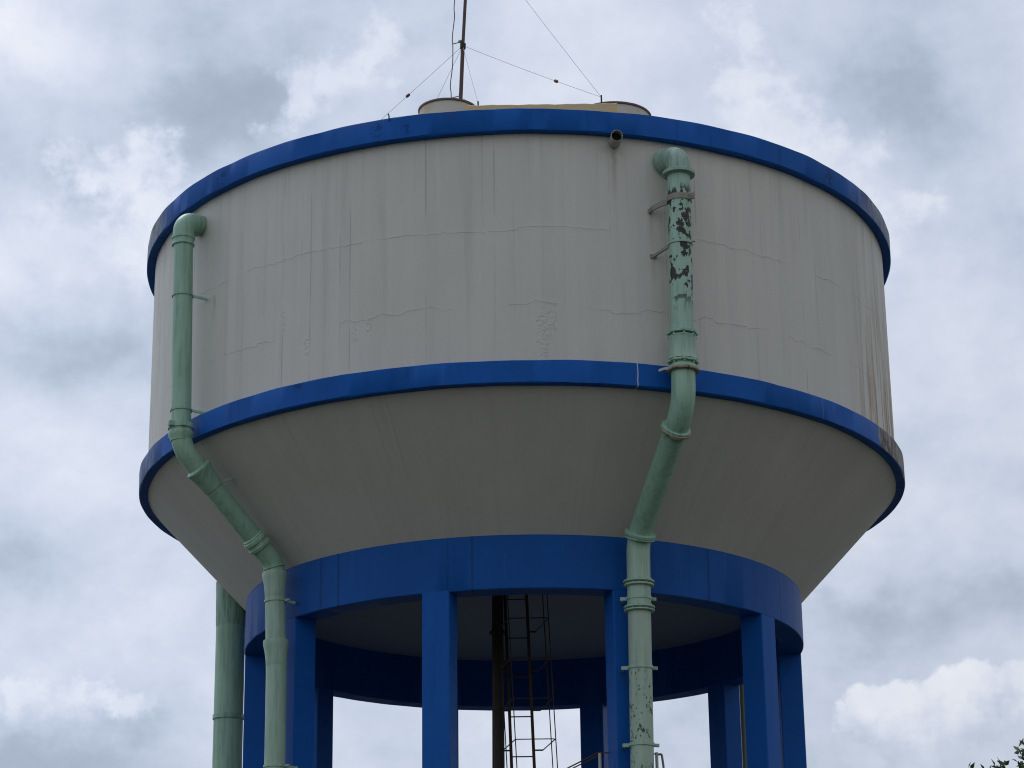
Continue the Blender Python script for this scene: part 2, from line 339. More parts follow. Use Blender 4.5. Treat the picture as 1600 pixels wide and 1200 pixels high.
w2n = wt.noise(wt.vm('ADD', d, (7.7, 2.4, .7)), 7, 2, .55, out=1); wc2 = wt.xyz(w2n)
az = wt.m('ADD', az0, wt.m('ADD', wt.m('MULTIPLY', wt.m('SUBTRACT', wc[0], .5), 3.6), wt.m('MULTIPLY', wt.m('SUBTRACT', wc2[0], .5), 3.)))
el = wt.m('ADD', el0, wt.m('ADD', wt.m('MULTIPLY', wt.m('SUBTRACT', wc[1], .5), 3.0), wt.m('MULTIPLY', wt.m('SUBTRACT', wc2[1], .5), 2.)))
dsq = wt.comb(dx, dy, wt.m('MULTIPLY', dz, 1.35))
f1 = wt.noise(wt.vm('ADD', dsq, (1.3, 5.2, .9)), 8, 6, .55, .4); f2 = wt.noise(wt.vm('ADD', dsq, (4.3, 1.2, 2.9)), 3.2, 3, .5)
f3 = wt.noise(wt.vm('ADD', dsq, (2.2, .3, 6.1)), 34, 4, .6)
t = wt.m('ADD', .572, wt.m('ADD', wt.m('MULTIPLY', wt.m('SUBTRACT', f1, .5), .80), wt.m('MULTIPLY', wt.m('SUBTRACT', f2, .5), .25)))
t = wt.m('ADD', t, wt.m('MULTIPLY', wt.m('SUBTRACT', f3, .5), .45))
def blob(t, a, e, sa, se, amp):
    da = wt.m('DIVIDE', wt.m('SUBTRACT', az, a), sa); de = wt.m('DIVIDE', wt.m('SUBTRACT', el, e), se)
    g = wt.m('EXPONENT', wt.m('MULTIPLY', wt.m('ADD', wt.m('MULTIPLY', da, da), wt.m('MULTIPLY', de, de)), -1))
    return wt.m('ADD', t, wt.m('MULTIPLY', g, amp))
for bl in ((-12.9, 26.8, 1.2, .55, .30), (-11.5, 21.6, 2.6, .9, .22), (-11.0, 19.4, 3.2, 1.15, -.30), (-7.6, 25.3, 2.2, 1.0, -.30), (-11.4, 26.4, 2.4, 1.0, .20), (-4.5, 24.3, 2.2, .8, .10), (-11.8, 14.5, 2.2, .9, -.24), (-9.0, 13.6, 1.4, .4, -.10),
           (-11.3, 17.2, 2.6, .8, .07), (9.8, 25.4, 2.4, 1.2, -.22), (12.0, 19.5, 2.8, 2.6, .10), (8.8, 15.4, 3.5, .9, .08), (8.8, 12.9, 2.2, .7, -.20), (12.0, 13.1, 1.6, .6, -.16),
           (7.0, 13.7, .9, .22, .10), (0.5, 25.7, 3.2, 1.8, .16), (-1.5, 11.0, 6.0, 1.5, .10), (-11.5, 10.0, 2.8, .9, -.52), (3.0, 24.0, 2.0, 1.0, .05), (11.5, 10.2, 2.4, .7, -.04)):
    t = blob(t, *bl)
vor = wt.node('ShaderNodeTexVoronoi', feature='F1'); wt.set(vor.inputs['Vector'], wt.vm('ADD', d, wt.vm('SCALE', wt.vm('SUBTRACT', w1, (.5, .5, .5)), s=.03))); wt.set(vor.inputs['Scale'], 70)
puff = wt.m('SUBTRACT', .45, vor.outputs['Distance'])
ndc = wt.xyz(wt.noise(wt.vm('ADD', d, (.7, 3.3, 5.1)), 40, 6, .62, out=1)); nd = ndc[0]
fluff = wt.m('ADD', wt.m('MULTIPLY', puff, .45), wt.m('MULTIPLY', wt.m('SUBTRACT', nd, .5), 2.6))
azc = wt.m('ADD', az0, wt.m('ADD', wt.m('MULTIPLY', wt.m('SUBTRACT', wc[0], .5), 4.5), wt.m('MULTIPLY', wt.m('SUBTRACT', ndc[1], .5), 2.6)))
elc = wt.m('ADD', el0, wt.m('ADD', wt.m('MULTIPLY', wt.m('SUBTRACT', wc[1], .5), 3.2), wt.m('MULTIPLY', wt.m('SUBTRACT', ndc[2], .5), 2.2)))
def heap(lobes, kx, ax, ex):
    D = None
    for a, e, r in lobes:
        da = wt.m('SUBTRACT', ax, a); de = wt.m('MULTIPLY', wt.m('SUBTRACT', ex, e), kx)
        q = wt.m('SUBTRACT', 1, wt.m('DIVIDE', wt.m('SQRT', wt.m('ADD', wt.m('MULTIPLY', da, da), wt.m('MULTIPLY', de, de))), r))
        D = q if D is None else wt.m('SMOOTH_MAX', D, q, .35)
    return D
def wisp(t, lobes, hi, amt, kx=1.1, rough=2.6):
    """soft torn cloud: no hard outline, fluffy inside"""
    D = wt.m('ADD', heap(lobes, kx, azc, elc), wt.m('MULTIPLY', wt.m('SUBTRACT', nd, .5), rough))
    mk = wt.m('MULTIPLY', wt.sstep(D, -.25, .85), amt)
    return wt.m('ADD', wt.m('MULTIPLY', t, wt.m('SUBTRACT', 1, mk)), wt.m('MULTIPLY', mk, wt.m('ADD', hi, wt.m('MULTIPLY', fluff, .30))))
def cumulus(t, lobes, rough, soft, hi, lo, e_hi, e_lo, amt=1.0):
    """a heap of rounded lobes with a billowing outline: white on its crown, greyer towards its base"""
    D = wt.m('ADD', heap(lobes, 1.0, az0, el0), wt.m('MULTIPLY', fluff, rough))
    mk = wt.m('MULTIPLY', wt.sstep(D, 0, soft), amt)
    h_ = wt.m('ADD', el0, wt.m('ADD', wt.m('MULTIPLY', wt.m('SUBTRACT', f1, .5), 3.0), wt.m('MULTIPLY', fluff, .7)))
    h_ = wt.m('SUBTRACT', h_, wt.m('MULTIPLY', wt.m('SUBTRACT', az0, 9.3), .17))
    mk = wt.m('MULTIPLY', mk, wt.sstep(h_, e_lo - 1.0, e_lo + .1))
    val = wt.m('ADD', wt.sstep(h_, e_lo + .35, e_hi, (lo, hi)), wt.m('MULTIPLY', fluff, .22))
    return wt.m('ADD', wt.m('MULTIPLY', t, wt.m('SUBTRACT', 1, mk)), wt.m('MULTIPLY', mk, val))
t = wisp(t, [(-12.9, 11.3, .7), (-11.5, 11.4, .7), (-10.3, 11.5, .75), (-9.3, 11.2, .7)], .80, .8, 1.6, 1.8)
t = wisp(t, [(-11.2, 23.9, .8), (-10.3, 24.1, .8), (-9.3, 23.8, .9), (-8.5, 23.2, .9), (-9.8, 22.9, 1.2)], .88, .85)
t = wisp(t, [(-5.9, 25.5, .8), (-5.0, 25.9, .9), (-4.0, 26.2, .9), (-3.2, 26.8, .7)], .84, .75)
t = wisp(t, [(5.9, 26.5, .8), (6.1, 25.6, .8), (6.5, 24.5, 1.0), (7.5, 23.7, 1.1), (8.7, 23.3, 1.0), (10.0, 22.6, .8), (7.6, 22.6, 1.3), (9.0, 22.0, 1.3)], .88, .85)
t = wisp(t, [(-11.5, 22.0, 1.5), (-9.3, 21.9, 1.3), (-12.2, 21.4, 1.2)], .80, .6, 1.3)
t = cumulus(t, [(8.1, 10.85, .85), (8.8, 10.9, .8), (9.9, 10.95, .9), (10.8, 11.25, .85), (11.7, 11.4, .85), (12.8, 11.2, 1.2), (9.5, 9.9, 1.5), (11.3, 10.0, 1.6)], .50, .22, .87, .52, 11.45, 9.8)
colr = wt.ramp(t, [(0.0, (.30, .355, .455)), (.30, (.405, .475, .60)), (.52, (.555, .627, .77)), (.72, (.68, .733, .86)), (1.0, (.83, .865, .94))])
sv = Vector((math.sin(R(sun_az)) * math.cos(R(sun_el)), math.cos(R(sun_az)) * math.cos(R(sun_el)), math.sin(R(sun_el))))
cosv = wt.vm('DOT_PRODUCT', d, tuple(sv))
glow = wt.m('MULTIPLY', wt.m('ADD', wt.lin(cosv, -.5, .8, 1.03, 1.0), wt.sstep(cosv, .82, 1.0, (0, 1.3))),      # cloud brighter towards the veiled sun
            wt.lin(dx, -1, 1, 1.16, .84))
tint = wt.mix(wt.lin(cosv, -.1, .65), (1.10, 1.02, .90), (1, 1, 1))
cl = wt.vm('SCALE', wt.vm('SCALE', wt.mix(1.0, colr, tint, 'MULTIPLY'), s=glow), s=10.0)
fin = wt.mix(.06, cl, sky.outputs[0])
w.cycles.sampling_method = 'MANUAL'; w.cycles.sample_map_resolution = 256
wt.set(bg.inputs[0], fin); wt.set(bg.inputs[1], .1)

ld = bpy.data.lights.new('sun', 'SUN'); ld.energy = 1.0; ld.angle = R(25); ld.color = (1, .96, .9)
lo = bpy.data.objects.new('sun', ld); COL.objects.link(lo); lo.location = (-10, 20, 40)
lo.rotation_euler = sv.to_track_quat('Z', 'Y').to_euler()

# ------------------------------------------------------------------ camera
cd = bpy.data.cameras.new('camera'); cam = bpy.data.objects.new('camera', cd); COL.objects.link(cam); S.camera = cam
cd.sensor_width = 36; cd.lens = 3795.98 / 1600 * 36; cd.clip_end = 5000; cd.clip_start = .1
F = Vector((-.00342267, .94618776, .32360009)); Rr = Vector((.99989004, .00790751, -.0125454)); U = Vector((.01442918, -.32352156, .94611077))
mt = Matrix((Rr, U, -F)).transposed().to_4x4(); mt.translation = Vector((0, -37.7075, G)); cam.matrix_world = mt

# ------------------------------------------------------------------ ground
def mat_ground():
    m, nt, b = newmat('grass_ground'); tc = nt.node('ShaderNodeTexCoord').outputs['Object']
    n = nt.noise(tc, .35, 8, .65); f = nt.noise(tc, 9, 6, .7)
    base = nt.mix(n, (.034, .042, .022), (.062, .058, .042)); base = nt.mix(nt.sstep(f, .45, .7), base, (.022, .03, .014))
    base = nt.mix(nt.sstep(nt.noise(tc, .09, 5, .6), .60, .70), base, (.09, .08, .065))
    nt.set(b.inputs['Base Color'], base); nt.set(b.inputs['Roughness'], .95); nt.set(b.inputs['Normal'], nt.bump(f, .8, .08)); return m
mb = MB(); n = 64
vs = [(0, 0, 0)] + [(r * math.cos(2 * PI * j / n), r * math.sin(2 * PI * j / n), 0) for r in (12, 60, 400, 2500) for j in range(n)]
fs = [(0, 1 + j, 1 + (j + 1) % n) for j in range(n)] + [(1 + k * n + j, 1 + (k + 1) * n + j, 1 + (k + 1) * n + (j + 1) % n, 1 + k * n + (j + 1) % n) for k in range(3) for j in range(n)]
mb.add(vs, fs); g = mb.build('ground', mat_ground(), smooth=False); g['kind'] = 'structure'

# ------------------------------------------------------------------ the tower
RT, RL, RW = 6.125, 6.113, 5.99
tower = thing('water_tower', 'round grey concrete water tower with blue bands, cone underside and blue columns', 'water tower')
mb = ringsolid([(RW, 10.95 + G), (RW, 14.9 + G), (RW - .2, 14.9 + G), (RW - .2, 10.95 + G)], 320, .003, 1); mb.build('tank_wall', M_WALL, tower)
mb = ringsolid([(5.9, 14.624 + G), (RT - .012, 14.624 + G), (RT, 14.638 + G), (RT, 14.955 + G), (RT - .014, 14.970 + G), (5.9, 14.970 + G)], 320, .009, 2)
topb = mb.build('top_band', M_TOP, tower)
mb = ringsolid([(5.9, 10.825 + G), (RL - .012, 10.825 + G), (RL, 10.838 + G), (RL, 11.148 + G), (RL - .012, 11.160 + G), (5.9, 11.160 + G)], 320, .008, 3)
mb.build('lower_band', M_LOW, tower)
mb = ringsolid([(5.985, 10.84 + G), (4.375, 9.12 + G), (4.2, 9.3 + G), (5.8, 11.0 + G)], 320, .003, 4); mb.build('tank_cone', M_CONE, tower)
mb = ringsolid([(4.02, 8.358 + G), (4.028, 8.350 + G), (4.380, 8.350 + G), (4.390, 8.362 + G), (4.390, 9.150 + G), (4.02, 9.19 + G)], 256, .003, 5)
mb.build('ring_beam', M_BEAM, tower)
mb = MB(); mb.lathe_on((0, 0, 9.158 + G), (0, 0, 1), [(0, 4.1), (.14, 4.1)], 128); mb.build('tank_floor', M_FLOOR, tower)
mb = MB(); mb.lathe_on((0, 0, 14.80 + G), (0, 0, 1), [(0, 5.95), (.12, 5.95), (.22, 3.0), (.25, .2)], 128); roof = mb.build('roof', M_ROOFC, tower)

# columns: one mesh, ten copies
def column():
    mb = MB(); hw = .205; ch = .012
    for_z = [0.0, 3.0, 6.0, 8.37 + G]
    sec = []
    for a, b_ in ((-hw + ch, 1), (-hw * .5, 1), (0, 1), (hw * .5, 1), (hw - ch, 1)):
        sec.append((a, -math.sqrt(4.3885 ** 2 - a * a)))
    sec += [(hw, -4.3885 + ch + .005), (hw, -4.0225 - ch), (hw - ch, -4.0225), (-hw + ch, -4.0225), (-hw, -4.0225 - ch), (-hw, -4.3885 + ch + .005)]
    k = len(sec); vs = [(x, y, z) for z in for_z for x, y in sec]
    fs = [(i * k + j, i * k + (j + 1) % k, (i + 1) * k + (j + 1) % k, (i + 1) * k + j) for i in range(3) for j in range(k)] + [tuple(range(k - 1, -1, -1)), tuple(range(3 * k, 4 * k))]
    mb.add(vs, fs); return mb
c0 = column().build('column', M_COLM, tower)
for i in range(10):
    o = c0 if i == 0 else c0.copy()
    if i: COL.objects.link(o); o.parent = tower
    o.rotation_euler = (0, 0, R(-16.5 + 36 * i + {3: 3.0, 2: .3}.get(i, 0)))
# footing ring on the ground
ringsolid([(3.9, -.2), (4.6, -.2), (4.6, .15), (3.9, .15)], 96).build('footing', M_ROOFC, tower)

# roof hatches and the curb between them
for (cx, cy, r, zt) in ((-1.02, -4.76, .44, 15.605), (1.44, -4.42, .585, 15.600)):
    mb = MB(); mb.lathe_on((cx, cy, 14.85 + G), (0, 0, 1), [(0, r - .015), (zt - 14.85 - .045, r - .015)], 56, jit=.002)
    h = mb.build('hatch', M_CREAM, roof)
    mb = MB(); mb.lathe_on((cx, cy, zt - .05 + G), (0, 0, 1), [(.006, r - .02), (.012, r + .006), (.036, r + .006), (.05, r - .02)], 56, jit=.003)
    mb.lathe_on((cx + r * .55, cy - r * .55, zt - .01 + G), (0, 0, 1), [(0, .025), (.05, .025)], 8)
    mb.build('hatch_lid', M_LIP, roof)
mb = MB()
xs = [-.72 + 2.2 * i / 24 for i in range(25)]; vs = []
for i, x in enumerate(xs):
    e = .004 * math.sin(i * 2.1) + .003 * math.sin(i * 5.3); zt = 15.437 - .003 * i / 24 + e
    for y, z in ((-5.27, 14.84), (-5.27 + e, zt - .012), (-5.255, zt), (-5.10, zt), (-5.10, 14.84)): vs.append((x, y, z + G))
fs = [(i * 5 + j, i * 5 + (j + 1) % 5, (i + 1) * 5 + (j + 1) % 5, (i + 1) * 5 + j) for i in range(24) for j in range(5)] + [tuple(range(5)), tuple(range(120, 125))]
mb.add(vs, fs); mb.build('curb', M_YELL, roof)
mb = MB(); mb.tube([up((-1.835, -5.86, 14.93)), up((-1.835, -5.86, 15.0)), up((-1.85, -5.86, 15.035))], .010, 6); mb.build('hook', M_DARK, topb)

# ------------------------------------------------------------------ pipe helpers
def fillet(pts, rad, n=14):
    pts = [Vector(p) for p in pts]; o = [pts[0]]
    for i in range(1, len(pts) - 1):
        a, b_, c = pts[i - 1], pts[i], pts[i + 1]; u = (a - b_).normalized(); v = (c - b_).normalized()
        ang = u.angle(v); rr = rad[i - 1] if isinstance(rad, (list, tuple)) else rad
        tl = min(rr / math.tan(ang / 2), (a - b_).length * .49 if i > 1 else (a - b_).length * .95, (c - b_).length * .49)
        rr = tl * math.tan(ang / 2)
        p0 = b_ + u * tl; p1 = b_ + v * tl; cen = b_ + (u + v).normalized() * (rr / math.sin(ang / 2))
        e0 = p0 - cen; e1 = p1 - cen; tot = e0.angle(e1)
        for k in range(n + 1):
            s = k / n; o.append(cen + (e0 * math.sin((1 - s) * tot) + e1 * math.sin(s * tot)) / math.sin(tot))
    o.append(pts[-1]); return o
class Path:
    def __init__(self, pts):
        self.p = [Vector(q) for q in pts]; self.s = [0]
        for a, b_ in zip(self.p, self.p[1:]): self.s.append(self.s[-1] + (b_ - a).length)
        self.L = self.s[-1]
    def at(self, s):
        s = max(0, min(self.L, s))
        for i in range(len(self.p) - 1):
            if s <= self.s[i + 1] or i == len(self.p) - 2:
                d_ = self.p[i + 1] - self.p[i]; f = (s - self.s[i]) / max(1e-9, d_.length); return self.p[i] + d_ * f, d_.normalized()
    def sz(self, z):
        """arc length where the (descending) path reaches height z above eye level"""
        z += G; best = None
        for i in range(len(self.p) - 1):
            a, b_ = self.p[i].z, self.p[i + 1].z
            if a >= z >= b_ and a != b_: best = self.s[i] + (self.s[i + 1] - self.s[i]) * (a - z) / (a - b_); break
        return best if best is not None else (0 if z > self.p[0].z else self.L)
    def cut(self, s0, s1):
        o = [self.at(s0)[0]] + [p for p, s in zip(self.p, self.s) if s0 + 1e-4 < s < s1 - 1e-4] + [self.at(s1)[0]]
        # subdivide long spans
        r = [o[0]]
        for a, b_ in zip(o, o[1:]):
            k = max(1, int((b_ - a).length / .25))
            for i in range(1, k + 1): r.append(a + (b_ - a) * i / k)
        return r
def section(path, z0, z1, r, name, mat, parent, n=32):
    mb = MB(); mb.tube(path.cut(path.sz(z0), path.sz(z1)), r, n); return mb.build(name, mat, parent)
def flange(P, T, r, h, mat, parent, name='flange', bolts=0, n=32, br=.016, phase=0):
    mb = MB(); mb.lathe_on(P, T, [(-h / 2, r - .012), (-h / 2 + .008, r), (h / 2 - .008, r), (h / 2, r - .012)], n, phase=phase)
    o = mb.build(name, mat, parent)
    if bolts:
        T = Vector(T).normalized(); x = T.cross(Vector((0, 0, 1)))
        if x.length < 1e-3: x = Vector((1, 0, 0))
        x.normalize(); y = T.cross(x)
        for k in range(bolts):
            mb = MB(); a = 2 * PI * (k + .5) / bolts; c = Vector(P) + (x * math.cos(a) + y * math.sin(a)) * (r - .034)
            mb.lathe_on(c - T * (h / 2 + .022), T, [(0, br), (h + .044, br)], 6)
            mb.build('bolt', mat, o)
    return o
def bell(path, s, prof, mat, parent, name='socket', n=32):
    P, T = path.at(s); mb = MB(); mb.lathe_on(P, T, prof, n); return mb.build(name, mat, parent)
def clamp(P, T, r, h, mat, parent, arm_to=None, lug=None, arm_mat=None, aw=.045):
    mb = MB(); mb.lathe_on(P, T, [(-h / 2, r - .004), (-h / 2, r + .010), (h / 2, r + .010), (h / 2, r - .004)], 32, closed=True)
    if lug is not None:
        q = Vector(lug).normalized(); a = Vector(P) + q * r; b_ = Vector(P) + q * (r + .085)
        mb.bar(a, b_, .03, h * 1.0); mb.lathe_on(Vector(P) + q * (r + .055) + Vector((0, -.03, 0)), (0, 1, 0), [(0, .016), (.06, .016)], 8)
    o = mb.build('clamp', mat, parent)
    if arm_to is not None:
        pts = [Vector(q) for q in arm_to]; mb = MB()
        for a, b_ in zip(pts, pts[1:]): mb.bar(a, b_, .024, aw)
        if abs(math.hypot(pts[-1].x, pts[-1].y) - 5.95) < .15: mb.box(pts[-1], .09, .03, aw * 1.6, math.atan2(pts[-1].x, -pts[-1].y))
        mb.build('bracket_arm', arm_mat or mat, o)
    return o

# ------------------------------------------------------------------ right pipe (peeling)
rp = thing('overflow_pipe', 'pale green overflow pipe with peeling black patches and bolted flanges, right of centre', 'pipe', pol(20, 4.67, -G))
base_r = rp.location.copy()
class Off(object): pass
def finish(root):
    """keep world places of children when the root Empty stands at the thing's base"""
    for ch in root.children: ch.matrix_parent_inverse = Matrix.Translation(-root.location)
corner = up((2.30, -5.945, 14.285))
pts = [up((2.08, -5.55, 14.29)), corner, up((2.245, -5.972, 10.50)), up((1.635, -4.425, 9.05)), up((1.598, -4.387, 5.5)), Vector((1.598, -4.387, 0))]
P_r = Path(fillet(pts, [.21, .62, .55, .01]))
r0 = .163
ze = 13.98
mb = MB(); mb.tube(P_r.cut(0, P_r.sz(ze)), .172, 36); el_ = mb.build('elbow', M_OLD, rp)
Pw = up((2.115, -5.615, 14.30)); Tw = (corner - pts[0]).normalized()
flange(Pw + Tw * .06, Tw, .20, .05, M_OLD, rp, 'wall_flange')
P, T = P_r.at(P_r.sz(ze)); flange(P, T, .232, .06, M_OLD, rp, 'flange', 0)
section(P_r, ze, 11.56, r0, 'pipe_section', M_GRP, rp)
# octagonal bolted coupling
P, T = P_r.at(P_r.sz(11.555)); flange(P, T, .222, .045, M_GR, rp, 'flange', 8, 8, phase=.39); flange(P - Vector((0, 0, .055)), T, .212, .03, M_GR, rp, 'flange', 0, 8, phase=.39)
s0 = P_r.sz(11.50); bell(P_r, s0, [(0, .205), (.06, .188), (.30, .192), (.34, .205)], M_GRL, rp, 'coupling')
P, T = P_r.at(P_r.sz(11.135)); flange(P, T, .222, .04, M_GR, rp, 'flange', 8, 8, phase=.39)
P, T = P_r.at(P_r.sz(11.065)); flange(P, T, .205, .04, M_GR, rp, 'flange', 0, 8, phase=.39)
P, T = P_r.at(P_r.sz(11.01)); flange(P, T, .226, .045, M_RUSTF, rp, 'flange', 0, 32)
zb = 10.235
section(P_r, 11.2, zb, r0 + .006, 'bend', M_GR, rp)
P, T = P_r.at(P_r.sz(zb)); flange(P, T, .222, .055, M_RUSTF, rp, 'flange')
P, T = P_r.at(P_r.sz(zb) - .035); flange(P, T, .21, .05, M_GR, rp, 'flange')
zc = 9.09
section(P_r, zb, zc, r0, 'pipe_section', M_GR, rp)
P, T = P_r.at(P_r.sz(zc)); flange(P, T, .226, .05, M_GR, rp, 'flange'); P, T = P_r.at(P_r.sz(zc) + .06); flange(P, T, .222, .035, M_GR, rp, 'flange')
section(P_r, zc, 8.40, r0 + .004, 'bend', M_GRL, rp)
P, T = P_r.at(P_r.sz(8.41)); flange(P, T, .222, .035, M_GRL, rp, 'flange', 12, 32, .011); flange(P - Vector((0, 0, .05)), T, .214, .035, M_GRL, rp)
section(P_r, 8.40, 8.03, r0 + .004, 'coupling', M_GRL, rp)
P, T = P_r.at(P_r.sz(8.04)); flange(P, T, .222, .035, M_GRL, rp, 'flange', 12, 32, .011); flange(P - Vector((0, 0, .045)), T, .216, .03, M_GRL, rp)
section(P_r, 8.04, -G, r0, 'pipe_section', M_GRS, rp)
# clamps with arms
P, T = P_r.at(P_r.sz(13.585)); P = Vector(P)
a = pol(18.3, 5.99, 13.52); clamp(P, T, r0 + .004, .085, M_BRKT, rp, [P + Vector((-.16, .06, 0)), P + Vector((-.27, .12, -.02)), a + Vector((.03, -.09, .01)), a, a + Vector((-.10, .01, 0))], Vector((.8, -.6, 0)), M_BRKT, .075)
P, T = P_r.at(P_r.sz(12.90)); a = pol(18.6, 5.99, 12.83); clamp(P, T, r0 + .004, .035, M_GRL, rp, [P + Vector((-.15, .05, 0)), P + Vector((-.23, .11, -.03)), a], Vector((.8, -.6, 0)), M_BRKT, .04)
P, T = P_r.at(P_r.sz(11.035)); clamp(P, T, .20, .03, M_GRL, rp, [P + Vector((-.17, -.05, 0)), P + Vector((-.26, -.03, .0)), P + Vector((-.33, .02, -.01))], None, M_GALV, .035)
for zz in (8.175, 7.19, 6.11, 4.4, 2.6):
    P, T = P_r.at(P_r.sz(zz)); q = Vector((-.97, .0, 0))
    clamp(P, T, r0 + .004, .045, M_GRL, rp, [P + Vector((-.16, .02, 0)), P + Vector((-.255, .03, .0)), P + Vector((-.235, .26, 0))], Vector((.95, .3, 0)), M_GRL, .05)
finish(rp)

# ------------------------------------------------------------------ left pipe (bell jointed)
lp = thing('drain_pipe', 'slim green socket-jointed drain pipe bending down the left side of the tank', 'pipe', pol(-50.5, 4.67, -G))
cornL = up((-5.045, -3.855, 14.245))
pts = [up((-4.70, -3.43, 14.30)), cornL, up((-4.965, -3.925, 10.66)), up((-3.665, -2.905, 9.135)), up((-3.605, -2.965, 7.5)), Vector((-3.585, -2.99, 0))]
P_l = Path(fillet(pts, [.20, .52, .34, .01])); rl = .148
mb = MB(); mb.tube(P_l.cut(0, P_l.sz(13.95)), .158, 32); mb.build('elbow', M_GR, lp)
Tw = (cornL - pts[0]).normalized(); Pw = up((-4.86, -3.56, 14.28)); flange(Pw + Tw * .06, Tw, .168, .06, M_GR, lp, 'wall_flange')
section(P_l, 13.95, 10.95, rl, 'pipe_section', M_GR, lp)
s = P_l.sz(13.97); bell(P_l, s, [(-.03, .15), (-.02, .175), (.02, .175), (.035, .162), (.09, .162), (.10, .170), (.125, .170), (.135, .149)], M_GR, lp)
for zz in (13.03, 11.22):
    P, T = P_l.at(P_l.sz(zz)); nrm = Vector((-P.x, -P.y, 0)).normalized(); tg = Vector((-nrm.y, nrm.x, 0)) * -1
    clamp(P, T, rl + .003, .032, M_OLD, lp, [P + Vector((.15, .0, 0)), P + Vector((.25, .05, -.01)), P + Vector((.25, .05, -.01)) + nrm * .2], None, M_GRD, .035)
s = P_l.sz(10.99); bell(P_l, s, [(-.02, .15), (-.01, .190), (.06, .192), (.07, .170), (.10, .170), (.12, .186), (.17, .184), (.21, .158), (.25, .151)], M_GRD, lp)
mb = MB(); P, T = P_l.at(s + .02); mb.box(P + Vector((-.10, -.155, 0)), .12, .09, .07, .5); mb.box(P + Vector((.06, -.185, .0)), .06, .06, .08, .2); mb.build('repair_lug', M_OLD, lp)
section(P_l, 10.97, 10.32, rl + .004, 'bend', M_GRD, lp)
s = P_l.sz(10.36); bell(P_l, s, [(-.06, .152), (-.03, .198), (0., .20), (.02, .19), (.16, .172), (.30, .160), (.335, .158), (.345, .149)], M_GR, lp)
P, T = P_l.at(s + .31); mb = MB(); mb.bar(P + Vector((.1, .0, .07)), P + Vector((.3, .06, .14)), .02, .03); mb.build('bracket_arm', M_OLD, lp)
section(P_l, 10.36, 9.30, rl, 'pipe_section', M_GR, lp)
s = P_l.sz(9.47); bell(P_l, s, [(-.06, .15), (-.045, .168), (-.02, .168), (-.01, .188), (.035, .192), (.05, .172), (.09, .172), (.11, .186), (.15, .180), (.17, .15)], M_GRD, lp)
section(P_l, 9.36, 8.85, rl + .004, 'bend', M_GR, lp)
P, T = P_l.at(P_l.sz(9.09)); flange(P, T, .168, .03, M_GR, lp, 'joint_ring')
for zz in (8.985, 7.95):
    s = P_l.sz(zz); bell(P_l, s, [(-.03, .15), (-.025, .186), (.02, .190), (.06, .183), (.14, .168), (.26, .157), (.36, .154), (.37, .15)], M_GRL, lp)
section(P_l, 8.9, -G, rl + .005, 'pipe_section', M_GRL, lp)
for zz in (8.57, 6.13, 4.2, 2.2):
    P, T = P_l.at(P_l.sz(zz)); nrm = Vector((-P.x, -P.y, 0)).normalized()
    clamp(P, T, rl + .009, .035, M_GRL, lp, [P + Vector((.16, .02, 0)), P + Vector((.22, .06, 0)), P + Vector((.22, .06, 0)) + nrm * .12], Vector((.9, -.4, 0)), M_GRL, .04)
finish(lp)

# ------------------------------------------------------------------ big riser pipe at far left
bp_ = thing('riser_pipe', 'thick dark green riser pipe rising straight into the cone at far left', 'pipe', (-4.743, .742, 0))
mb = MB(); mb.tube([(-4.748, .70, 0), (-4.747, .71, 4), (-4.745, .73, 8.0), (-4.743, .745, 9.80 + G)], .236, 40); mb.build('pipe_section', M_GRD, bp_)
mb = MB(); rng = random.Random(5)
prof = [(0, .2365), (.05, .241), (.12, .243), (.2, .244), (.3, .246), (.4, .247), (.5, .25), (.62, .253), (.75, .256)]
mb.lathe_on((-4.743, .744, 9.05 + G), (0, 0, 1), prof, 64, jit=.012); mb.build('mortar_collar', M_GRU, bp_)
for zz in (7.58, 4.6, 1.8):
    P = Vector((-4.746, .72, zz + G)); clamp(P, (0, 0, 1), .238, .07, M_GR, bp_, [P + Vector((.22, -.10, 0)), P + Vector((.42, -.22, 0)), P + Vector((.52, -.35, 0))], None, M_GR, .05)
finish(bp_)

# ------------------------------------------------------------------ pipes behind
def straight(name, label, mat, x, y, r, ztop, clampz):
    o = thing(name, label, 'pipe', (x, y, 0)); mb = MB(); mb.tube([(x, y, 0), (x, y, 4), (x, y, ztop)], r, 20); mb.build('pipe_section', mat, o)
    mb = MB(); mb.lathe_on((x, y, ztop - .14), (0, 0, 1), [(0, r + .002), (.01, r + .02), (.13, r + .02), (.15, r * .8)], 20); mb.build('socket', mat, o)
    q = Vector((-x, -y, 0)).normalized()
    for z in clampz:
        P = Vector((x, y, z)); clamp(P, (0, 0, 1), r + .002, .04, mat, o, [P + q * r, P + q * (r + .28)], None, M_STEEL, .04)
    finish(o); return o
straight('downpipe', 'light grey pole behind the tower, seen between back column and chipped pipe', M_GALV, 1.385, 4.56, .055, 8.9 + G, (7.0, 4.0, 1.5))
straight('downpipe', 'thin olive green pipe behind the tower beside right rear column', M_OLIVE, 3.69, 3.00, .05, 8.75 + G, (6.5, 4.0, 1.5))

